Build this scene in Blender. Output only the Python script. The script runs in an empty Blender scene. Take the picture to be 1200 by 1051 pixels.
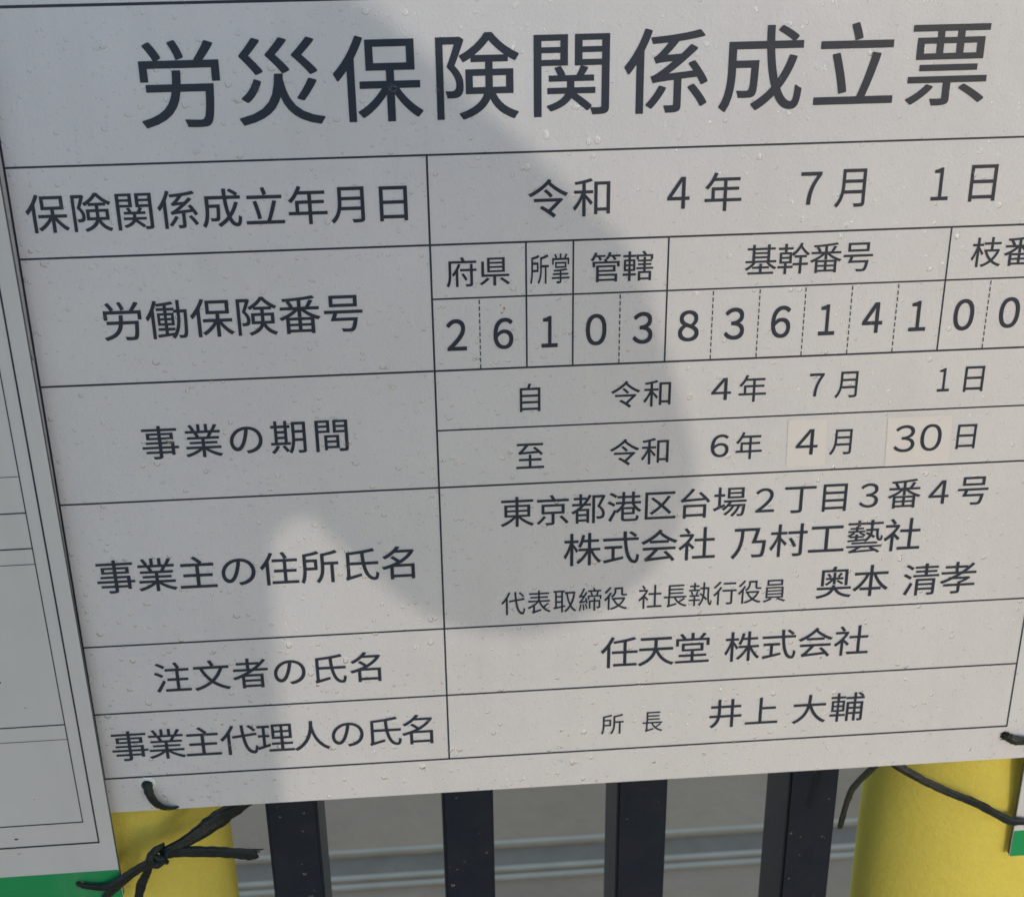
import bpy, bmesh, math, random
from mathutils import Vector, Matrix, noise
random.seed(7)
C = bpy.context.scene.collection
scene = bpy.context.scene
# ---- units: the board plane is measured in millimetres U (right), V (up), D (depth behind its face)
GROUND = 1000.0
def W(U, V, D=0.0): return Vector((U/1000, D/1000, (V+GROUND)/1000))

# ------------------------------------------------------------------ camera
cd = bpy.data.cameras.new('camera'); cam = bpy.data.objects.new('camera', cd); C.objects.link(cam)
R = [[0.9967818577940714, 0.011932987938582905, -0.07926873136020175],
     [-0.04444044525437559, 0.9052488262767868, -0.42255130972469046],
     [0.06671562634189267, 0.42471421723709235, 0.9028659141192841]]
right = Vector((R[0][0], R[0][2], -R[0][1])); up = -Vector((R[1][0], R[1][2], -R[1][1])); back = -Vector((R[2][0], R[2][2], -R[2][1]))
M = Matrix((right, up, back)).transposed().to_4x4(); M.translation = W(164.64, 143.91, -599.62)
cam.matrix_world = M
cd.sensor_width = 36; cd.lens = 50.318; cd.clip_start = 0.02; cd.clip_end = 500
cd.dof.use_dof = True; cd.dof.focus_distance = 0.64; cd.dof.aperture_fstop = 20
scene.camera = cam

# ------------------------------------------------------------------ sky, sun, exposure
SUN_AZ, SUN_EL = math.radians(20), math.radians(14)   # from straight in front of the board towards its right
sun_dir = Vector((math.sin(SUN_AZ)*math.cos(SUN_EL), -math.cos(SUN_AZ)*math.cos(SUN_EL), math.sin(SUN_EL)))
world = bpy.data.worlds.new('World'); scene.world = world; world.use_nodes = True
wn = world.node_tree; bg = wn.nodes['Background']
sky = wn.nodes.new('ShaderNodeTexSky'); sky.sky_type = 'NISHITA'; sky.sun_disc = False
sky.sun_elevation = SUN_EL; sky.sun_rotation = math.pi - SUN_AZ
sky.air_density = 1.0; sky.dust_density = 0.3; sky.ozone_density = 1.0
wn.links.new(sky.outputs[0], bg.inputs[0]); bg.inputs[1].default_value = 0.15
sd = bpy.data.lights.new('sun', 'SUN'); sun = bpy.data.objects.new('sun', sd); C.objects.link(sun)
sun.rotation_euler = sun_dir.to_track_quat('Z', 'Y').to_euler(); sun.location = (2, -3, 3)
sd.energy = 0.5; sd.angle = math.radians(0.65); sd.color = (0.93, 0.82, 0.69)
scene.view_settings.view_transform = 'Standard'; scene.view_settings.look = 'None'
scene.view_settings.gamma = 1; scene.view_settings.exposure = 0.55

# ------------------------------------------------------------------ materials
def mat(name, col, rough=0.5, spec=0.5, metal=0.0, var=None, bump=None, vscale=8.0, sheen=0.0):
    """Principled with low-contrast procedural colour variation and fine relief. var=(colour2, amount) bump=(scale, strength, distance)"""
    m = bpy.data.materials.new(name); m.use_nodes = True; nt = m.node_tree; b = nt.nodes['Principled BSDF']
    b.inputs['Base Color'].default_value = (*col, 1); b.inputs['Roughness'].default_value = rough
    b.inputs['Specular IOR Level'].default_value = spec; b.inputs['Metallic'].default_value = metal
    if sheen: b.inputs['Sheen Weight'].default_value = sheen
    tc = nt.nodes.new('ShaderNodeTexCoord')
    if var:
        n = nt.nodes.new('ShaderNodeTexNoise'); n.inputs['Scale'].default_value = vscale; n.inputs['Detail'].default_value = 6; n.inputs['Roughness'].default_value = .65
        nt.links.new(tc.outputs['Object'], n.inputs['Vector'])
        r = nt.nodes.new('ShaderNodeMapRange'); r.inputs[1].default_value = .35; r.inputs[2].default_value = .7
        r.inputs[3].default_value = 0; r.inputs[4].default_value = var[1]
        mx = nt.nodes.new('ShaderNodeMix'); mx.data_type = 'RGBA'
        mx.inputs[6].default_value = (*col, 1); mx.inputs[7].default_value = (*var[0], 1)
        nt.links.new(n.outputs[0], r.inputs[0]); nt.links.new(r.outputs[0], mx.inputs[0]); nt.links.new(mx.outputs[2], b.inputs['Base Color'])
    if bump:
        prev = None
        for sc, st, di in (bump if isinstance(bump, list) else [bump]):
            n = nt.nodes.new('ShaderNodeTexNoise'); n.inputs['Scale'].default_value = sc; n.inputs['Detail'].default_value = 3
            nt.links.new(tc.outputs['Object'], n.inputs['Vector'])
            bp = nt.nodes.new('ShaderNodeBump'); bp.inputs['Strength'].default_value = st; bp.inputs['Distance'].default_value = di
            nt.links.new(n.outputs[0], bp.inputs['Height'])
            if prev: nt.links.new(prev.outputs[0], bp.inputs['Normal'])
            prev = bp
        nt.links.new(prev.outputs[0], b.inputs['Normal'])
    return m
M_white = mat('board_white', (.77, .755, .765), .42, .5, var=((.72, .705, .715), .8), vscale=14, bump=[(45, .3, .0008), (230, .35, .0003), (750, .7, .0002)])
M_white2 = mat('board_white_dry', (.71, .70, .69), .5, .4, var=((.65, .64, .63), .8), vscale=10, bump=[(600, .3, .0001)])
M_edge = mat('board_edge', (.13, .13, .13), .7, .3, bump=(900, .3, .0003))
M_ink = mat('ink', (.029, .040, .064), .38, .5, var=((.040, .051, .072), .7), vscale=90, bump=(700, .3, .0001))
M_ink2 = mat('ink_fine', (.035, .038, .042), .5, .4)
M_patch = mat('patch_paper', (.82, .785, .76), .5, .4, var=((.78, .74, .715), .7), vscale=40, bump=(500, .3, .0001))
M_green = mat('green_print', (.012, .35, .115), .42, .5, var=((.01, .32, .10), .8), vscale=25, bump=(600, .3, .0001))
M_foam = mat('yellow_foam', (.80, .67, .135), .88, .1, var=((.73, .60, .10), .6), vscale=260, bump=[(35, .35, .002), (260, .5, .0008), (900, .8, .0005)])
M_bar = mat('bar_paint', (.006, .013, .026), .36, .45, var=((.014, .020, .030), .6), vscale=60, bump=[(1500, .5, .0003), (150, .3, .0006)])
M_cord = mat('cord_plastic', (.008, .014, .015), .4, .4, var=((.022, .032, .030), .8), vscale=300, bump=[(900, .7, .0006)])
M_ground = mat('ground_concrete', (.76, .51, .325), .95, .0, var=((.62, .41, .265), 1.0), vscale=5, bump=[(60, .5, .004), (400, .5, .001)])
M_rail = mat('rail_metal', (.90, .72, .53), .8, .05, var=((.78, .62, .45), .9), vscale=18, bump=(200, .3, .0005))
M_groove = mat('groove_metal', (.52, .39, .28), .9, .0, var=((.40, .30, .21), .9), vscale=14)
M_speck = mat('dirt_print_speck', (.09, .08, .07), .9, .2)
M_rust = mat('rust_stain', (.42, .33, .24), .8, .2)
M_grom = mat('torn_plastic', (.85, .85, .84), .5, .5)

def weather(m, amount=.07):
    """faint grime: rain-washed vertical streaks and cloudy patches fixed to the board itself"""
    nt = m.node_tree; b = nt.nodes['Principled BSDF']; src = b.inputs['Base Color'].links[0].from_socket
    tc = nt.nodes.new('ShaderNodeTexCoord'); prev = src
    for sc, lo, hi, amt, col in (((70, 70, 5), .52, .80, amount, (.42, .42, .40, 1)), ((9, 9, 7), .5, .75, amount*.8, (.50, .49, .46, 1)), ((420, 420, 420), .70, .78, amount*2.2, (.30, .28, .25, 1))):
        mp = nt.nodes.new('ShaderNodeMapping'); mp.inputs['Scale'].default_value = sc
        n = nt.nodes.new('ShaderNodeTexNoise'); n.inputs['Scale'].default_value = 1; n.inputs['Detail'].default_value = 4
        r = nt.nodes.new('ShaderNodeMapRange'); r.inputs[1].default_value = lo; r.inputs[2].default_value = hi; r.inputs[4].default_value = amt*2.5
        mx = nt.nodes.new('ShaderNodeMix'); mx.data_type = 'RGBA'; mx.inputs[7].default_value = col
        nt.links.new(tc.outputs['Object'], mp.inputs[0]); nt.links.new(mp.outputs[0], n.inputs['Vector']); nt.links.new(n.outputs[0], r.inputs[0])
        nt.links.new(r.outputs[0], mx.inputs[0]); nt.links.new(prev, mx.inputs[6]); prev = mx.outputs[2]
    nt.links.new(prev, b.inputs['Base Color'])
weather(M_white, .045); weather(M_white2, .05); weather(M_green, .05)

def water_mat():
    m = bpy.data.materials.new('water'); m.use_nodes = True; b = m.node_tree.nodes['Principled BSDF']
    b.inputs['Base Color'].default_value = (.97, .985, 1, 1); b.inputs['Roughness'].default_value = .02
    b.inputs['IOR'].default_value = 1.33; b.inputs['Transmission Weight'].default_value = 1.0; return m
M_water = water_mat()

# ------------------------------------------------------------------ helpers
def thing(name, label, cat, loc=(0, 0, 0), group=None):
    o = bpy.data.objects.new(name, None); C.objects.link(o); o.location = loc; o.empty_display_size = .05
    o['label'] = label; o['category'] = cat
    if group: o['group'] = group
    return o
def link(name, me, m=None, parent=None, smooth=False):
    if m and not me.materials: me.materials.append(m)
    if smooth:
        for p in me.polygons: p.use_smooth = True
    o = bpy.data.objects.new(name, me); C.objects.link(o)
    if parent:
        o.parent = parent; o.matrix_parent_inverse = parent.matrix_basis.inverted()
    return o
def mesh_from(name, verts, faces):
    me = bpy.data.meshes.new(name); me.from_pydata([tuple(v) for v in verts], [], faces); me.update(); return me
def box_mesh(name, U0, U1, V0, V1, D0, D1, bevel=0.0):
    bm = bmesh.new(); bmesh.ops.create_cube(bm, size=1)
    c = W((U0+U1)/2, (V0+V1)/2, (D0+D1)/2)
    for v in bm.verts: v.co = Vector((v.co.x*(U1-U0)/1000, v.co.y*(D1-D0)/1000, v.co.z*(V1-V0)/1000)) + c
    if bevel: bmesh.ops.bevel(bm, geom=bm.edges[:], offset=bevel/1000, segments=2, affect='EDGES')
    me = bpy.data.meshes.new(name); bm.to_mesh(me); bm.free(); return me
def quad_mesh(name, U0, U1, V0, V1, D):
    return mesh_from(name, [W(U0, V0, D), W(U1, V0, D), W(U1, V1, D), W(U0, V1, D)], [(0, 1, 2, 3)])
def sheet_mesh(name, U0, U1, V0, V1, D0, D1, holes, r=2.6, cr=1.0):
    """board with real round holes; front face at D0"""
    cu = bpy.data.curves.new(name, 'CURVE'); cu.dimensions = '2D'; cu.fill_mode = 'BOTH'
    def poly(pts):
        s = cu.splines.new('POLY'); s.points.add(len(pts)-1); s.use_cyclic_u = True
        for p, q in zip(s.points, pts): p.co = (q[0]/1000, q[1]/1000, 0, 1)
    pts = []
    for (cx, cy, a0) in ((U1-cr, V1-cr, 0), (U0+cr, V1-cr, 90), (U0+cr, V0+cr, 180), (U1-cr, V0+cr, 270)):
        for k in range(5):
            a = math.radians(a0+k*22.5); pts.append((cx+cr*math.cos(a), cy+cr*math.sin(a)))
    poly(pts)
    for hx, hy in holes: poly([(hx+r*math.cos(a*math.pi/12), hy+r*math.sin(a*math.pi/12)) for a in range(24)])
    cu.extrude = (D1-D0)/2000 - .0002; cu.bevel_depth = .0002; cu.bevel_resolution = 0
    tmp = bpy.data.objects.new('tmp', cu); C.objects.link(tmp)
    dg = bpy.context.evaluated_depsgraph_get(); me = bpy.data.meshes.new_from_object(tmp.evaluated_get(dg)); bpy.data.objects.remove(tmp)
    me.name = name; mid = (D0+D1)/2
    for v in me.vertices:
        x, y, z = v.co; v.co = (x, mid/1000 - z, y + GROUND/1000)
    me.materials.clear()
    return me
def edge_material(me, edge_mat):
    me.materials.append(edge_mat)
    for p in me.polygons:
        if abs(p.normal.y) < .3: p.material_index = 1

# ---- lettering: glyph outlines of Blender's own built-in font, turned into mesh
_glyph = {}
def glyph(ch):
    if ch not in _glyph:
        cu = bpy.data.curves.new('g', 'FONT'); cu.body = ch; cu.size = 1; cu.resolution_u = 6
        ob = bpy.data.objects.new('g', cu); C.objects.link(ob)
        dg = bpy.context.evaluated_depsgraph_get(); me = bpy.data.meshes.new_from_object(ob.evaluated_get(dg)); bpy.data.objects.remove(ob)
        vs = [(v.co.x, v.co.y) for v in me.vertices]; fs = [tuple(p.vertices) for p in me.polygons]
        xs = [v[0] for v in vs]; ys = [v[1] for v in vs]
        _glyph[ch] = (vs, fs, min(xs), max(xs), min(ys), max(ys)); bpy.data.meshes.remove(me)
    return _glyph[ch]
def text_mesh(s, L, Rr, B, T, idx=0, k=1.0, w=.009, D=-.20):
    g = [glyph(c) for c in s]; gi = g[idx]
    sy = (T-B)/(gi[5]-gi[4]+2*w)
    if len(s) == 1:
        sx = (Rr-L)/(g[0][3]-g[0][2]+2*w); pitch = 0
    else:
        sx = sy*k; pitch = ((Rr-L) - (g[-1][3]-g[0][2]+2*w)*sx)/(len(s)-1)
    y0 = B - (gi[4]-w)*sy; x0 = L - (g[0][2]-w)*sx
    V, F = [], []
    for j, gg in enumerate(g):
        for q, (ax, ay) in enumerate(((-w, -w), (w, -w), (w, w), (-w, w))):
            n = len(V)
            V += [W(x0+j*pitch+(vx+ax)*sx, y0+(vy+ay)*sy, D-.012*q) for vx, vy in gg[0]]
            F += [tuple(n+i for i in f) for f in gg[1]]
    return mesh_from('lettering', V, F)

def catmull(pts, n=10):
    out = []; P = [pts[0]]+list(pts)+[pts[-1]]
    for i in range(1, len(P)-2):
        a, b, c, d = P[i-1:i+3]
        for k in range(n):
            t = k/n
            out.append(tuple(.5*((2*b[j])+(-a[j]+c[j])*t+(2*a[j]-5*b[j]+4*c[j]-d[j])*t*t+(-a[j]+3*b[j]-3*c[j]+d[j])*t**3) for j in range(len(a))))
    out.append(tuple(pts[-1])); return out
def ribbon_mesh(name, pts, seg=28, ridges=5, frayed=False):
    """flattened crumpled plastic twine. pts: (U, V, D, width, thickness, twist)"""
    P = catmull(pts, 12); V, F = [], []; n = len(P)
    for i, p in enumerate(P):
        a = Vector(P[max(0, i-1)][:3]); b = Vector(P[min(n-1, i+1)][:3]); t = (b-a).normalized()
        t = Vector((t.x, t.z, t.y)) # world-like axes (x, y=depth, z=up)
        c = W(*p[:3]); nrm = Vector((0, -1, 0)); nrm = (nrm - t*nrm.dot(t)).normalized() if abs(t.y) < .98 else Vector((1, 0, 0))
        side = t.cross(nrm).normalized(); w, th, tw = p[3]*1.02/2000, p[4]*.85/2000, p[5]
        side, nrm = side*math.cos(tw)+nrm*math.sin(tw), nrm*math.cos(tw)-side*math.sin(tw)
        wob = 1+.12*noise.noise(Vector((i*.23, p[0]*.05, 3)))
        for k in range(seg):
            ph = 2*math.pi*k/seg
            rr = 1+.13*math.cos(ridges*ph+i*.05)+.05*math.cos(9*ph-i*.11)+.10*noise.noise(Vector((i*.35, k*.9, p[1]*.03)))
            V.append(c + side*(w*wob*math.cos(ph)*rr) + nrm*(th*math.sin(ph)*rr))
        if i:
            for k in range(seg):
                F.append(((i-1)*seg+k, (i-1)*seg+(k+1) % seg, i*seg+(k+1) % seg, i*seg+k))
    F.append(tuple(range(seg))[::-1]); F.append(tuple((n-1)*seg+k for k in range(seg)))
    return mesh_from(name, V, F)

TEXTS = [
   ('労災保険関係成立票', 58.39, 413.1, 14.56, 48.24, 8, 1.0),
   ('保険関係成立年月日', 5.78, 165.59, -27.96, -12.71, 8, 1.0),
   ('労働保険番号', 31.11, 143.77, -77.56, -59.96, 4, 1.0),
   ('事業の期間', 40.89, 133.88, -135.58, -119.76, 4, 1.0),
   ('事業主の住所氏名', 11.62, 161.45, -204.72, -186.73, 0, 1.0),
   ('注文者の氏名', 31.76, 142.37, -262.45, -245.02, 2, 1.0),
   ('事業主代理人の氏名', 6.12, 166.79, -302.11, -283.96, 0, 1.0),
   ('令和', 217.35, 252.8, -28.79, -12.09, 1, 1.0),
   ('４', 277.74, 287.5, -26.9, -12.78, 0, 1.0),
   ('年', 294.13, 310.32, -28.54, -11.37, 0, 1.0),
   ('７', 336.1, 345.42, -27.01, -12.43, 0, 1.0),
   ('月', 351.67, 365.15, -28.75, -11.66, 0, 1.0),
   ('１', 394.71, 402.42, -27.01, -12.34, 0, 1.0),
   ('日', 411.75, 423.67, -28.08, -11.65, 0, 1.0),
   ('府県', 181.09, 209.05, -58.67, -45.84, 1, 1.0),
   ('所掌', 217.91, 235.37, -58.73, -45.04, 1, 0.6),
   ('管轄', 244.66, 272.5, -58.86, -45.12, 1, 1.0),
   ('基幹番号', 313.63, 371.38, -58.39, -44.46, 2, 1.0),
   ('枝', 416.44, 430.38, -58.41, -44.61, 0, 1.0),
   ('２', 180.37, 189.35, -88.59, -73.61, 0, 1.0),
   ('６', 201.3, 210.2, -88.67, -73.82, 0, 1.0),
   ('１', 222.84, 230.2, -88.73, -73.77, 0, 1.0),
   ('０', 242.86, 252.2, -88.68, -73.61, 0, 1.0),
   ('３', 264.1, 273.1, -88.84, -73.56, 0, 1.0),
   ('８', 284.77, 294.2, -88.53, -73.63, 0, 1.0),
   ('３', 305.8, 315.0, -88.63, -73.21, 0, 1.0),
   ('６', 327.28, 336.18, -88.66, -73.17, 0, 1.0),
   ('１', 349.28, 356.78, -88.21, -73.34, 0, 1.0),
   ('４', 369.42, 378.79, -88.05, -73.28, 0, 1.0),
   ('１', 391.25, 399.18, -87.97, -73.34, 0, 1.0),
   ('０', 411.84, 421.4, -88.56, -73.3, 0, 1.0),
   ('０', 433.21, 442.77, -88.24, -73.24, 0, 1.0),
   ('自', 212.82, 222.27, -119.89, -105.91, 0, 1.0),
   ('令和', 254.8, 282.54, -119.93, -106.8, 1, 1.0),
   ('４', 301.41, 310.63, -118.2, -107.17, 0, 1.0),
   ('年', 314.33, 327.1, -119.71, -106.14, 0, 1.0),
   ('７', 347.26, 354.13, -118.39, -106.8, 0, 1.0),
   ('月', 359.61, 370.13, -119.71, -106.47, 0, 1.0),
   ('１', 408.24, 414.04, -118.64, -106.85, 0, 1.0),
   ('日', 420.87, 430.18, -119.33, -106.48, 0, 1.0),
   ('至', 210.83, 223.91, -148.84, -135.86, 0, 1.0),
   ('令和', 254.71, 282.57, -149.47, -135.97, 1, 1.0),
   ('６', 302.52, 311.07, -147.45, -135.66, 0, 1.0),
   ('年', 314.43, 326.94, -149.14, -134.93, 0, 1.0),
   ('4', 343.04, 353.61, -148.14, -134.92, 0, 1.0),
   ('月', 359.5, 370.03, -148.97, -135.8, 0, 1.0),
   ('30', 390.41, 413.38, -149.1, -135.03, 1, 1.0),
   ('日', 420.88, 430.18, -148.88, -136.03, 0, 1.0),
   ('東京都港区台場２丁目３番４号', 203.01, 440.14, -179.34, -163.38, 0, 1.0),
   ('株式会社', 233.18, 307.28, -202.35, -184.54, 0, 1.0),
   ('乃村工藝社', 315.1, 409.18, -203.04, -184.89, 4, 1.0),
   ('代表取締役', 202.73, 264.73, -228.24, -215.09, 4, 1.0),
   ('社長執行役員', 270.26, 344.1, -228.62, -215.79, 5, 1.0),
   ('奥本', 359.19, 395.75, -228.09, -210.08, 0, 1.0),
   ('清孝', 403.12, 440.1, -229.08, -210.93, 1, 1.0),
   ('任天堂', 252.1, 307.18, -262.34, -244.11, 0, 1.0),
   ('株式会社', 314.86, 388.94, -262.57, -244.99, 0, 1.0),
   ('所', 252.91, 264.53, -302.92, -290.51, 0, 1.0),
   ('長', 274.37, 284.83, -302.84, -290.41, 0, 1.0),
   ('井上', 309.12, 344.96, -301.82, -285.51, 1, 1.0),
   ('大輔', 352.63, 390.17, -303.28, -285.45, 1, 1.0),
]

# ------------------------------------------------------------------ the setting
def ground_mesh():
    V, F = [], []
    # one sheet reaching the horizon, leaving the slot where the door track is let in
    xs = [-60, -8, -3, -1, 0, .5, 1, 3, 8, 60]; ys = [-60, -8, -2, -.6, 0, .4, .6715, .7385, 1.4, 3, 8, 60]
    for y in ys:
        for x in xs: V.append((x, y, 0))
    nx = len(xs)
    for j in range(len(ys)-1):
        if abs(ys[j]-.6715) < 1e-6: continue
        for i in range(nx-1): F.append((j*nx+i, j*nx+i+1, (j+1)*nx+i+1, (j+1)*nx+i))
    return mesh_from('ground', V, F)
g = link('ground', ground_mesh(), M_ground); g['kind'] = 'structure'

# metal track let into the ground behind the fence: two pale lips, a grey channel, a slit and a third lip
tr = thing('floor_track', 'long pale metal track with a grey channel, let into the ground behind the bars', 'track', W(200, -1000, 705))
G0 = -GROUND
link('channel', box_mesh('channel', -3000, 3000, G0-14, G0-8, 671.5, 738.5), M_groove, tr)
for a, b, h in ((730.5, 738.5, 3.0), (685, 693.5, 4.0), (671.5, 680.5, 3.0)):
    link('rail', box_mesh('rail', -3000, 3000, G0-8, G0+h, a, b, 1.0), M_rail, tr)
link('channel_floor', box_mesh('channel_floor', -3000, 3000, G0-8, G0-2.5, 693.5, 730.5), M_groove, tr)

# ------------------------------------------------------------------ fence of dark rectangular bars
BARC = [-396.0-3, -301.0, -204.0, -107.0, -9.6, 87.7, 184.4, 282.1, 379.6, 477.0, 574.0, 671.5, 769.0, 866.0]
fence = thing('metal_fence', 'fence of dark navy rectangular bars standing behind the white notice board', 'fence', W(200, -1000, 57))
bar_me = box_mesh('bar', -14.2, 14.2, -772, 420, 35, 80, 1.6)
for k, u in enumerate(BARC):
    o = link('bar', bar_me, M_bar, fence); o.location.x += u/1000
for V0, V1 in ((-772, -745), (398, 428)):
    link('rail', box_mesh('rail', -440, 910, V0, V1, 33, 82, 2), M_bar, fence)
for u in (-430, 900):
    link('post', box_mesh('post', u-25, u+25, -772, 440, 30, 85, 2), M_bar, fence)

sun_block = link('sun_block_wall', box_mesh('sun_block_wall', -3000, 3000, -1010, -768, 5, 110, 6), mat('sun_block_concrete', (.36, .35, .33), .9, .2, var=((.28, .27, .25), .9), vscale=6, bump=(90, .4, .002)))  # unseen wall, added to keep bar shadows from striping the ground behind
sun_block['label'] = 'low concrete wall added out of view under the bars to shade the ground behind'; sun_block['category'] = 'wall'
# ------------------------------------------------------------------ yellow foam sleeves on two bars
def foam_mesh(cu, cd, ru, rd, pinch, seed):
    V, F = [], []; n = 72; vs = []
    v = -740.0
    while v <= 300: vs.append(v); v += 12 if -480 < v < -200 else 40
    for j, v in enumerate(vs):
        pf = 1 - pinch*math.exp(-((v+325)/45)**2)
        for k in range(n):
            ph = 2*math.pi*k/n
            q = 1+.012*noise.noise(Vector((math.cos(ph)*1.6, math.sin(ph)*1.6, v*.011+seed)))+.004*noise.noise(Vector((math.cos(ph)*6, math.sin(ph)*6, v*.05+seed)))
            V.append(W(cu+ru*pf*q*math.cos(ph), v, cd+rd*pf*q*math.sin(ph)))
        if j:
            for k in range(n): F.append(((j-1)*n+k, (j-1)*n+(k+1) % n, j*n+(k+1) % n, j*n+k))
    # foam wall: inner hole for the bar at both ends
    m = len(V)
    for v in (vs[0], vs[-1]):
        for k in range(n):
            ph = 2*math.pi*k/n; V.append(W(cu+ru*.62*math.cos(ph), v, cd+rd*.62*math.sin(ph)))
    top = (len(vs)-1)*n
    for k in range(n):
        k2 = (k+1) % n
        F.append((k, m+k, m+k2, k2)); F.append((top+k, top+k2, m+n+k2, m+n+k)); F.append((m+k, m+n+k, m+n+k2, m+k2))
    return mesh_from('foam', V, F)
fl = thing('foam_sleeve', 'yellow foam sleeve under the left end of the board, crossed by a knotted dark cord', 'foam tube', W(-8, -900, 57), 'yellow foam sleeves on the fence bars')
link('foam', foam_mesh(-7.5, 57.5, 57, 51, 0.0, 2.0), M_foam, fl, True)
fr = thing('foam_sleeve', 'bright sunlit yellow foam sleeve at the bottom right corner, pinched in at its top', 'foam tube', W(477, -900, 57), 'yellow foam sleeves on the fence bars')
link('foam', foam_mesh(476, 60, 56, 50, .14, 9.0), M_foam, fr, True)

# ------------------------------------------------------------------ the main notice board
SU0, SU1, SV0, SV1 = -16.5, 486.0, -333.9, 82.0
sign = thing('notice_board', 'large white board with a ruled table and big Japanese heading, wet with rain', 'notice board', W(234, SV0, 1.5))
me = sheet_mesh('sheet', SU0, SU1, SV0, SV1, 0, 3, [(20.6, -317.2), (468.6, -318.6), (20.6, 70.0), (468.6, 70.0)])
me.materials.append(M_white); edge_material(me, M_edge)
sheet = link('sheet', me, None, sign)
def hline(V, U0, U1, w=.75, D=-.10):
    w *= 1.28
    return link('ruled_line', quad_mesh('ruled_line', U0, U1, V-w/2, V+w/2, D), M_ink, sign)
def vline(U, V0, V1, w=.75, D=-.13): return link('ruled_line', quad_mesh('ruled_line', U-w/2, U+w/2, V0, V1, D), M_ink, sign)
XL, XC, XR = 0.0, 174.5, 468.8
hline(64.0, XL, XR, .95)
for V, w in ((0, .7), (-39.3, .72), (-98.0, .75), (-156.7, .72), (-234.1, .72), (-273.3, .75)): hline(V, XL, XR, w)
hline(-312.5, XL, XR, .8)
vline(XL, -312.9, 64.4, .95); vline(XR, -312.9, 64.4, .85); vline(XC, -312.5, 0, .85)
hline(-64.0, XC, XR, .62); hline(-127.5, XC, XR, .62)
for U in (216.2, 237.0, 279.1, 406.0): vline(U, -98.0, -39.3, .75)
def dashes(U):
    V, F = [], []; v = -65.0
    while v > -97.4:
        n = len(V); a = max(v-2.0, -97.6); V += [W(U-.26, a, -.16), W(U+.26, a, -.16), W(U+.26, v, -.16), W(U-.26, v, -.16)]; F.append((n, n+1, n+2, n+3)); v -= 3.05
    link('dashed_line', mesh_from('dashed_line', V, F), M_ink, sign)
for U in (195.3, 258.1, 300.1, 321.3, 342.2, 363.5, 384.7, 427.3, 448.0): dashes(U)

patches = {}
pa = link('number_patch', mesh_from('number_patch', [W(339.2, -154.3, -.17), W(357.9, -154.1, -.17), W(357.4, -130.0, -.30), W(338.7, -129.6, -.24)], [(0, 1, 2, 3)]), M_patch, sign)
pa['label'] = 'small cream paper patch carrying the number 4'
pb = link('number_patch', mesh_from('number_patch', [W(387.2, -156.3, -.17), W(418.3, -156.0, -.20), W(417.5, -130.9, -.32), W(386.4, -131.0, -.24)], [(0, 1, 2, 3)]), M_patch, sign)
pb['label'] = 'wider cream paper patch carrying the number 30'
M_shade = None
for i, (s, L, Rr, B, T, idx, k) in enumerate(TEXTS):
    w = .0055; par = sign; D = -.20
    if i == 0: w = .006
    if s in '０１２３４５６７８９' and T-B > 14.2 and B < -80: w = .0105
    if s in ('代表取締役', '社長執行役員', '所', '長'): w = .002
    if s in ('代表取締役', '社長執行役員'): k = .86
    if B < -283 or (i > 6 and s not in '０１２３４５６７８９'): w = min(w, .0035)
    if s in ('4', '30'):
        par = pa if s == '4' else pb; s = {'4': '４', '30': '３０'}[s]; k = 1.02; w = .003; D = -.36
    o = link('lettering', text_mesh(s, L, Rr, B, T, idx, k, w, D), M_ink, par)
    o['text'] = s
link('lettering', text_mesh('番号', 431.6, 462.0, -58.4, -44.6, 0, 1.0, .006), M_ink, sign)
# raised torn rim of the left cord hole, a rust freckle, and a few dirt specks
def ring_mesh(U, V, r0, r1, h, n=28, a0=0, a1=360):
    Vv, F = [], []
    for k in range(n+1):
        a = math.radians(a0+(a1-a0)*k/n); j = 1+.12*noise.noise(Vector((k*.6, U, 0)))
        for r, d in ((r0*j, 0), (r0*j, -h), ((r0+r1)/2*j, -h*1.3), (r1*j, -.02)): Vv.append(W(U+r*math.cos(a), V+r*math.sin(a), d))
        if k:
            for q in range(3): F.append(((k-1)*4+q, k*4+q, k*4+q+1, (k-1)*4+q+1))
    return mesh_from('hole_rim', Vv, F)
link('hole_rim', ring_mesh(20.6, -317.2, 2.7, 4.4, .7), M_grom, sign, True)
def blot(name, pts, m, par, D=-.14):
    V, F = [], []
    for U, Vv, r in pts:
        n = len(V); V.append(W(U, Vv, D))
        for k in range(12):
            a = k*math.pi/6; q = r*(1+.45*noise.noise(Vector((U+math.cos(a), Vv+math.sin(a), r)))); V.append(W(U+q*math.cos(a), Vv+q*math.sin(a), D))
        F += [(n, n+1+k, n+1+(k+1) % 12) for k in range(12)]
    return link(name, mesh_from(name, V, F), m, par)
for q_ in [(206.3, -69.4, .55), (205.2, -71.6, .5), (206.2, -70.6, .25), (204.6, -67.8, .3)]: blot('rust_stain', [q_], M_rust, sign)

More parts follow.
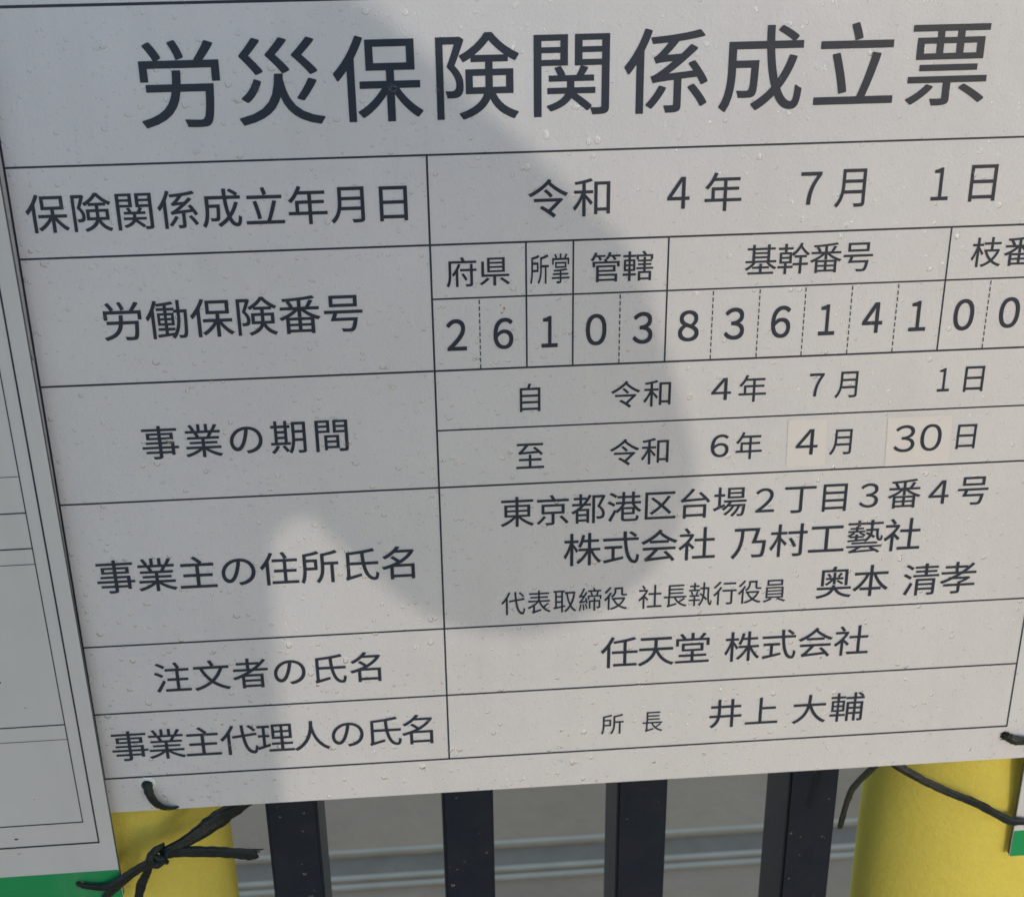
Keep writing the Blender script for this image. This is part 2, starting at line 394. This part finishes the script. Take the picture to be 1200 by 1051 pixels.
# ------------------------------------------------------------------ the boards to the left and right
def side_board(label, U0, U1, V0, V1, D, th, band, rotz, pivot, lines_, hole, grp):
    t = thing('notice_board', label, 'notice board', W(pivot[0], pivot[1], D), grp)
    parts = []
    me = sheet_mesh('sheet', U0, U1, V0, V1, D, D+th, hole, 2.3)
    me.materials.append(M_white2); edge_material(me, M_edge); parts.append(link('sheet', me, None, t))
    me = sheet_mesh('green_band', U0+.3, U1-.3, V0+.3, V0+band, D-.12, D+.0, hole, 2.3, .25)
    me.materials.append(M_green); parts.append(link('green_band', me, None, t))
    for (a, b, c, d, l) in lines_: parts.append(link('ruled_line', quad_mesh('ruled_line', a, b, c, d, D-.10-.03*l), M_ink, t))
    t.rotation_euler = (0, rotz, 0)
    return t
rows = []
def H(v, w, u0=-330, u1=-13.0): rows.append((u0, u1, v-w*.6, v+w*.6, 0))
H(-346.5, .85, -340, -6.5); H(-332.9, .6); H(-137.8, .3); H(-156.2, .6); H(-174.6, .6); H(-182.9, .35); H(-273.0, .6); H(-281.7, .3); H(40, .6)
rows += [(-7.3, -6.5, -346.9, 60, 1), (-13.3, -12.8, -333.1, 60, 1), (-340.4, -339.6, -346.9, 60, 1)]
lb = side_board('board at the left edge with double border lines and a green strip below', -360, .5, -383.5, 85, -7, 3, 18.2, math.radians(-.4), (0, -226),
                rows, [(-19.9, -373.2), (-340, -373)], 'boards with a green strip beside the main board')
for q_ in [(-47.1, -341.3, .5), (-46.6, -341.5, .5), (-45.9, -341.2, .35), (-47.0, -350.8, .35), (-45.8, -350.5, .25), (-34, -317, .25), (-30, -262, .3), (-39.9, -246.7, .9), (-40.8, -247.8, .8)]: blot('dirt_print_speck', [q_], M_speck, lb, -7.2)  # the last two blots stand for the edge of a printed character
rb = side_board('white corner with a green strip peeking in at the bottom right edge', 485.9, 846, -406.8, 85, 6, 3, 17.8, math.radians(.1), (486, -400),
                [(496, 838, -377, -376.2, 0), (496, 496.8, -377, 60, 1)], [(495.5, -383.0), (832, -396)], 'boards with a green strip beside the main board')

# ------------------------------------------------------------------ dark plastic cords
c1 = thing('tie_cord', 'dark plastic cord knotted over the left yellow foam', 'cord', W(22, -359, -7), 'cords tying the boards to the fence')
def strand(par, pts, ridges=4): return link('strand', ribbon_mesh('strand', pts, ridges=ridges), M_cord, par, True)
strand(c1, [(20.6, -315.8, 6, 3.5, 2, .2), (20.7, -316.0, .5, 4.2, 2, .2), (21.1, -317.2, -1.6, 4.6, 2, .1), (22.3, -322.3, -3, 4.2, 1.8, .1), (25.0, -327.9, -3, 4.8, 1.8, -.2), (30.0, -331.8, -2, 4.6, 1.6, -.5), (35, -334, 2, 4, 1.6, -.5), (39, -333, 7, 4, 2, 0)])
strand(c1, [(23.6, -358.0, -5, 5.2, 3.2, 0), (29.5, -355.6, -5, 5.6, 3, .1), (38.7, -352.3, -2, 6.6, 2.8, .1), (49.4, -347.8, 3, 8.6, 2.6, .1), (60.5, -342.6, 7, 9.6, 2.2, -.2), (70, -337.0, 9, 9, 2.0, -.2), (82, -329, 10, 8, 2, 0)], 5)
strand(c1, [(54, -344.5, 5, 5, 1.5, -.2), (63, -341.3, 6, 4.6, 1.5, -.3), (73, -337.6, 7, 2.8, 1.2, -.2), (84, -334, 8, 2, 1, 0)])
strand(c1, [(23.5, -358.7, -6, 5.0, 3.0, 0), (29, -358.3, -5, 5.6, 2.6, 0), (39.2, -359.0, -4, 5.8, 2.4, .2), (52.3, -360.8, -3.5, 5.9, 2.2, .1), (62.0, -362.6, -3.5, 6.2, 2.0, 0), (69.5, -363.3, -4, 6.6, 1.8, .1), (72.3, -362.4, -4, 5.4, 1.2, .1)], 5)
for (a, b, w) in (((71.0, -360.4), (76.3, -360.2), 1.0), ((71.4, -362.0), (74.3, -361.6), .9), ((71.2, -364.6), (73.2, -365.6), .8), ((66, -365.6), (67.5, -366.9), .7)):
    link('frayed_end', ribbon_mesh('frayed_end', [(a[0], a[1], -4, w*1.8, .8, 0), ((a[0]+b[0])/2, (a[1]+b[1])/2, -4, w, .7, .3), (b[0], b[1], -4, w*.5, .5, .5)], seg=8), M_cord, c1, True)
strand(c1, [(22.5, -358.6, -7, 4.6, 3.0, 0), (18.5, -360.6, -8, 4.6, 2.8, 0), (9.9, -365.3, -9, 5.0, 2.6, .2), (.5, -371.4, -10, 5.0, 2.6, .1), (-6.8, -373.9, -9.6, 4.2, 2.4, .2), (-14.5, -372.8, -9.4, 3.6, 2.0, 0), (-18.4, -371.8, -9.0, 3.4, 1.8, .2), (-19.9, -372.6, -6.5, 3.0, 1.8, .2), (-20.0, -373, 0, 3, 1.8, 0)])
strand(c1, [(12, -364.6, -7.5, 3.2, 2.0, .1), (5, -370.5, -8.5, 3.8, 2.2, .3), (-1, -375.6, -9, 4.2, 2.2, .3), (-6, -380.5, -8.6, 3.8, 2, .2), (-12, -390, -6, 3.2, 2, 0)])
strand(c1, [(19, -361, -6, 3.0, 2.2, 0), (17.4, -365, -6, 3.0, 2.0, .1), (14.4, -371.2, -6, 4.0, 2.0, .2), (11.6, -377, -6, 4.6, 1.8, .1), (9, -386, -6, 4.0, 1.6, .2), (7, -394, -5, 3.0, 1.6, .2)])
# the knot: two short turns wound round the strands
for (pts) in ([(25.4, -353.6, -4, 3.6, 2.4, 0), (22.0, -353.2, -8.4, 4.2, 3.0, 0), (19.2, -357.0, -10.4, 4.6, 3.4, 0), (20.6, -361.6, -9.4, 4.4, 3.2, 0), (23.6, -364.2, -5, 3.6, 2.4, 0)],
              [(27.0, -356.0, -5, 3.4, 2.6, 0), (25.0, -359.4, -9.6, 4.0, 3.2, 0), (21.0, -360.8, -10.6, 4.0, 3.2, 0), (17.0, -358.6, -7, 3.4, 2.4, 0)],
              [(20.0, -355.5, -9, 3.0, 2.6, 0), (24.4, -357.0, -10.8, 4.4, 3.0, 0), (26.6, -361.8, -8, 3.0, 2.2, 0)]):
    link('knot', ribbon_mesh('knot', pts, seg=12, ridges=3), M_cord, c1, True)
c2 = thing('tie_cord', 'dark cord slanting down across the right yellow foam towards the small green corner', 'cord', W(430, -350, 0), 'cords tying the boards to the fence')
strand(c2, [(398, -326, 9, 4, 2, 0), (406.5, -331.1, 5, 4.2, 2, .1), (411.9, -335.3, 3, 4.4, 2.2, .1), (424.8, -344.3, 2, 4.5, 2.2, .1), (436.4, -351.7, 2, 4.6, 2.2, .2), (448.1, -358.6, 2.5, 4.5, 2.2, .1), (461.6, -365.9, 2.5, 4.6, 2.2, 0), (473.7, -374.3, 3, 4.4, 2.2, .1), (481.7, -379.0, 3, 4.3, 2.2, .2), (488, -380.6, 3.6, 4, 2, 0), (494.5, -382.3, 4.5, 3.6, 2, 0), (495.6, -383, 9, 3, 2, 0)])
strand(c2, [(414, -326, 10, 3.6, 1.8, 0), (405.0, -337.1, 8, 3.8, 1.8, 0), (400.8, -342.5, 8, 4.0, 1.8, .1), (392.6, -353.3, 8, 4.6, 1.6, .3), (389.8, -363.4, 8, 4.6, 1.4, .5), (388.2, -374, 8, 4.0, 1.2, .3), (387.4, -381.0, 8, 3.2, .9, .2)])
c3 = thing('tie_cord', 'frayed stub of dark cord coming out of the right hole of the main board', 'cord', W(470, -319, -2), 'cords tying the boards to the fence')
strand(c3, [(468.6, -318.4, 8, 3, 2, 0), (468.6, -318.6, .5, 3.6, 2, 0), (470.4, -319.0, -2, 4.8, 2.6, 0), (474, -320.2, -3, 5.0, 2.6, .1), (479, -320.9, -3, 4.8, 2.4, 0), (486.5, -322.2, -2.5, 4.4, 2.2, 0), (494, -324, 2, 4, 2, 0)])
for (a, b) in (((468.6, -317.8), (466.5, -316.0)), ((468.8, -319.0), (465.6, -319.6)), ((470, -317), (469.0, -314.8))):
    link('frayed_end', ribbon_mesh('frayed_end', [(a[0]+1.5, a[1], -2.5, 1.8, 1, 0), (a[0], a[1], -2.5, 1.2, .8, .3), (b[0], b[1], -2, .5, .4, .5)], seg=8), M_cord, c3, True)

# ------------------------------------------------------------------ rain drops
def drops_mesh(spots):
    """spots: (U, V, D, r, height, stretch, lean) spherical-cap beads facing -y"""
    V, F = [], []; n = 10
    for U, Vv, D, r, h, st, sx in spots:
        b = len(V)
        rings = ((1.0, 0.0), (.90, .40), (.62, .80), (.30, .97))
        for rr, hh in rings:
            for k in range(n):
                a = 2*math.pi*k/n; y = math.sin(a)
                q = st if y > 0 else 1.0
                V.append(W(U+r*rr*math.cos(a)*(1-.18*(y > 0)*(st-1))*sx, Vv+r*rr*y*q-(1-rr)*r*.12, D-h*hh))
        V.append(W(U, Vv-r*.1, D-h)); top = len(V)-1
        for j in range(3):
            for k in range(n): F.append((b+j*n+k, b+(j+1)*n+k, b+(j+1)*n+(k+1) % n, b+j*n+(k+1) % n))
        for k in range(n): F.append((b+3*n+k, top, b+3*n+(k+1) % n))
    return mesh_from('water_droplets', V, F)
sp = []
for _ in range(9500):
    U = random.uniform(SU0+2, SU1-2); V = random.uniform(SV0+1, SV1-2)
    r = min(1.7, .20+random.expovariate(1/.27)); st = 1+max(0, random.gauss(.15, .35)) if r > .5 else 1.0
    if U > 250: r *= .8
    sp.append((U, V, -.03, r, r*random.uniform(.24, .42), min(st, 2.4), random.uniform(.8, 1.15)))
    if r > .8 and random.random() < .3:      # merged neighbours
        a = random.uniform(0, 6.28); sp.append((U+r*1.2*math.cos(a), V+r*1.1*math.sin(a), -.03, r*.62, r*.15, 1.2, 1.0))
for _ in range(10):                          # short runs with a bead at the lower end
    U = random.uniform(SU0+10, SU1-30); V = random.uniform(SV0+20, SV1-20); n = random.randint(4, 9); r = random.uniform(.5, .9)
    sp.append((U, V, -.03, r*1.25, r*.36, 1.8, 1.0))
    for q in range(n):
        U += random.uniform(-.25, .25); sp.append((U, V+1.6+q*random.uniform(1.6, 2.6), -.03, r*random.uniform(.25, .6)*(1-q/(n+2)), r*.10, 2.6, 1.0))
o = link('water_droplets', drops_mesh(sp), M_water, None, True); o['kind'] = 'stuff'
o['label'] = 'rain drops beaded all over the white main board'; o['category'] = 'water drops'
sp = []
for k, u in enumerate(BARC):
    for _ in range(16):
        r = .3+random.expovariate(1/.25); sp.append((u+random.uniform(-12, 12), random.uniform(-480, -320), 34.98, min(r, 1.8), r*.35, 1.1, 1.0))
o = link('water_droplets', drops_mesh(sp), M_water, None, True); o['kind'] = 'stuff'
o['label'] = 'rain drops beaded on the dark fence bars below the board'; o['category'] = 'water drops'

# ------------------------------------------------------------------ the photographer, who stands behind the camera and throws the shadow
M_coat = mat('coat_cloth', (.10, .10, .115), .85, .2, var=((.07, .07, .085), .7), vscale=12, bump=[(18, .5, .01), (600, .5, .0006)])
M_trou = mat('trouser_cloth', (.05, .055, .07), .9, .2, bump=[(15, .5, .01), (700, .5, .0005)])
M_skin = mat('skin', (.55, .36, .26), .5, .4, var=((.50, .30, .22), .6), vscale=30, bump=(400, .2, .0004))
M_hair = mat('hair', (.02, .016, .014), .5, .4, bump=[(220, .8, .002)])
M_shoe = mat('shoe_leather', (.04, .035, .03), .5, .4, bump=(120, .3, .001))
M_phone = mat('phone_shell', (.03, .03, .035), .25, .5)
M_glass = mat('lens_glass', (.005, .005, .01), .05, .8)
M_eye = mat('eye_white', (.8, .8, .78), .3, .5); M_iris = mat('iris', (.04, .02, .012), .2, .6)

def blob_mesh(name, segs, voxel, smooth=3, flat=None):
    """one continuous surface from tapering limb segments: segs = [((U,V,D),r,(U,V,D),r[,squash y])]"""
    bm = bmesh.new()
    def low(p):   # shoulders and torso of a fairly short person; the hands stay up at the phone
        U, V, D = p; f = max(0, min(1, (-D-690)/160)); sh = 104*f
        if V < -80: sh *= max(0, (V+990)/910)
        return (U, V-sh, D)
    for s in segs:
        a, ra, b, rb = low(s[0]), s[1], low(s[2]), s[3]; sq = s[4] if len(s) > 4 else 1.0
        A, B = W(*a), W(*b); L = (B-A).length; n = max(2, int(L/(min(ra, rb)/1000*.25))+1)
        for i in range(n+1):
            t = i/n; c = A.lerp(B, t); r = (ra+(rb-ra)*t)/1000
            vs = bmesh.ops.create_icosphere(bm, subdivisions=2, radius=r)['verts']
            for v in vs: v.co = Vector((v.co.x, v.co.y*sq, v.co.z)) + c
    me = bpy.data.meshes.new(name); bm.to_mesh(me); bm.free()
    ob = bpy.data.objects.new('tmp', me); C.objects.link(ob)
    md = ob.modifiers.new('r', 'REMESH'); md.mode = 'VOXEL'; md.voxel_size = voxel
    sm = ob.modifiers.new('s', 'SMOOTH'); sm.iterations = smooth; sm.factor = .5
    dg = bpy.context.evaluated_depsgraph_get(); out = bpy.data.meshes.new_from_object(ob.evaluated_get(dg))
    bpy.data.objects.remove(ob); out.name = name; out.materials.clear(); return out
ph = thing('person', 'person in a dark padded coat holding up a phone in front of the white board', 'person', W(205, -1000, -960))
SH = 445; cxp = 205
body = [((cxp, 120, -960), 150, (cxp, 330, -965), 160, .8),
        ((cxp-110, 120, -960), 118, (cxp-120, 335, -965), 100, .95), ((cxp+112, 60, -950), 118, (cxp+130, 325, -945), 100, .95),
        ((cxp-95, -80, -955), 128, (cxp-110, 140, -960), 120, .9), ((cxp+97, -80, -955), 128, (cxp+112, 140, -950), 120, .9),
        ((cxp, -80, -960), 140, (cxp, 150, -960), 150, .8),
        ((cxp-60, 385, -965), 62, (cxp-190, 360, -950), 72), ((cxp+60, 385, -960), 62, (cxp+232, 362, -925), 70), ((cxp, 385, -965), 80, (cxp, 440, -960), 62)]
body += [((412, 212, -900), 26, (455, 218, -885), 48)]  # armpit bulge added to shape the tip of the shadow on the board
# right arm (towards +U): shoulder, puffed upper arm, elbow, forearm, cuff
body += [((cxp+232, 362, -925), 70, (524, 255, -890), 72), ((524, 255, -890), 72, (526, 166, -850), 79),
         ((526, 166, -850), 79, (440, 150, -775), 68), ((440, 150, -775), 68, (300, 128, -690), 44)]
body += [((cxp-190, 360, -950), 72, (-70, 240, -900), 70), ((-70, 240, -900), 70, (-80, 150, -850), 72),
         ((-80, 150, -850), 72, (0, 135, -775), 60), ((0, 135, -775), 60, (80, 122, -690), 44)]
link('coat', blob_mesh('coat', body, .013, 4), M_coat, ph, True)
legs = []
for s in (-1, 1):
    legs += [((cxp+s*70, -60, -960), 118, (cxp+s*95, -330, -950), 86), ((cxp+s*95, -330, -950), 86, (cxp+s*105, -520, -935), 66),
             ((cxp+s*105, -520, -935), 66, (cxp+s*112, -905, -975), 52)]
link('trousers', blob_mesh('trousers', legs, .013, 3), M_trou, ph, True)
for s in (-1, 1):
    link('shoe', blob_mesh('shoe', [((cxp+s*112, -958, -985), 40, (cxp+s*122, -966, -850), 34), ((cxp+s*112, -915, -975), 44, (cxp+s*112, -955, -975), 42)], .009, 3), M_shoe, ph, True)
head = [((cxp, 430, -955), 56, (cxp, 510, -950), 54), ((cxp, 615, -955), 84, (cxp, 635, -950), 84, 1.08), ((cxp, 560, -930), 66, (cxp, 532, -900), 40), ((cxp-22, 555, -905), 40, (cxp+22, 555, -905), 40),
        ((cxp, 612, -868), 10, (cxp, 578, -846), 13), ((cxp-10, 574, -856), 8, (cxp+10, 574, -856), 8), ((cxp-16, 553, -862), 6.5, (cxp+16, 553, -862), 6.5), ((cxp-14, 545, -862), 7, (cxp+14, 545, -862), 7),
        ((cxp-82, 605, -950), 14, (cxp-84, 575, -945), 10), ((cxp+82, 605, -950), 14, (cxp+84, 575, -945), 10), ((cxp-38, 628, -874), 9, (cxp+38, 628, -874), 9)]
hd = link('head', blob_mesh('head', head, .006, 3), M_skin, ph, True)
for s in (-1, 1):
    link('eye', blob_mesh('eye', [((cxp+s*31, 608, -872), 12, (cxp+s*31, 608, -871), 12)], .003, 1), M_eye, hd, True)
    link('iris', blob_mesh('iris', [((cxp+s*31, 606, -861), 5, (cxp+s*31, 606, -860.5), 5)], .0016, 1), M_iris, hd, True)
link('hair', blob_mesh('hair', [((cxp, 630, -965), 96, (cxp, 655, -955), 90, 1.05), ((cxp-70, 640, -925), 32, (cxp+70, 640, -925), 32), ((cxp-50, 665, -895), 26, (cxp+50, 665, -895), 26), ((cxp, 560, -1005), 66, (cxp, 600, -985), 84)], .008, 2), M_hair, ph, True)
# hands: palm, four fingers and a thumb each, closed on the phone (which lies behind the lens)
def hand(s, wu):
    """s=+1: hand on the +U side of the phone; fingers run behind the phone's front edge, thumb on the screen side"""
    seg = [((wu, 128, -688), 24, (wu-s*22, 138, -655), 22), ((wu-s*4, 128, -665), 20, (wu-s*26, 156, -640), 15), ((wu-s*2, 120, -662), 18, (wu-s*24, 120, -640), 15)]
    for q, (v, l, r) in enumerate(((164, 34, 8.4), (148, 40, 8.8), (132, 37, 8.6), (116, 30, 7.6))):
        k0 = (wu-s*24, v-4, -638); k1 = (wu-s*31, v, -624); k2 = (wu-s*(33+l*.35), v+2, -612.5); k3 = (wu-s*(33+l), v+1, -610)
        seg += [(k0, r*1.15, k1, r), (k1, r, k2, r*.92), (k2, r*.92, k3, r*.78)]
    seg += [((wu-s*12, 150, -660), 14, (wu-s*26, 158, -646), 11), ((wu-s*26, 158, -646), 11, (wu-s*44, 160, -637), 9.2), ((wu-s*44, 160, -637), 9.2, (wu-s*60, 158, -634), 8)]
    return seg
link('hand', blob_mesh('hand', hand(1, 292), .0032, 3), M_skin, ph, True)
link('hand', blob_mesh('hand', hand(-1, 82), .0032, 3), M_skin, ph, True)
phone = thing('phone', 'dark phone held sideways in both hands, its lens pointing at the board', 'phone', W(190, 144, -620))
link('shell', box_mesh('shell', 112, 262, 105, 181, -628, -619.5, 3), M_phone, phone)
link('screen', box_mesh('screen', 116, 258, 109, 177, -628.4, -628.1), M_glass, phone)
link('lens', box_mesh('lens', 120, 150, 150, 176, -619.4, -617.5, .8), M_glass, phone)
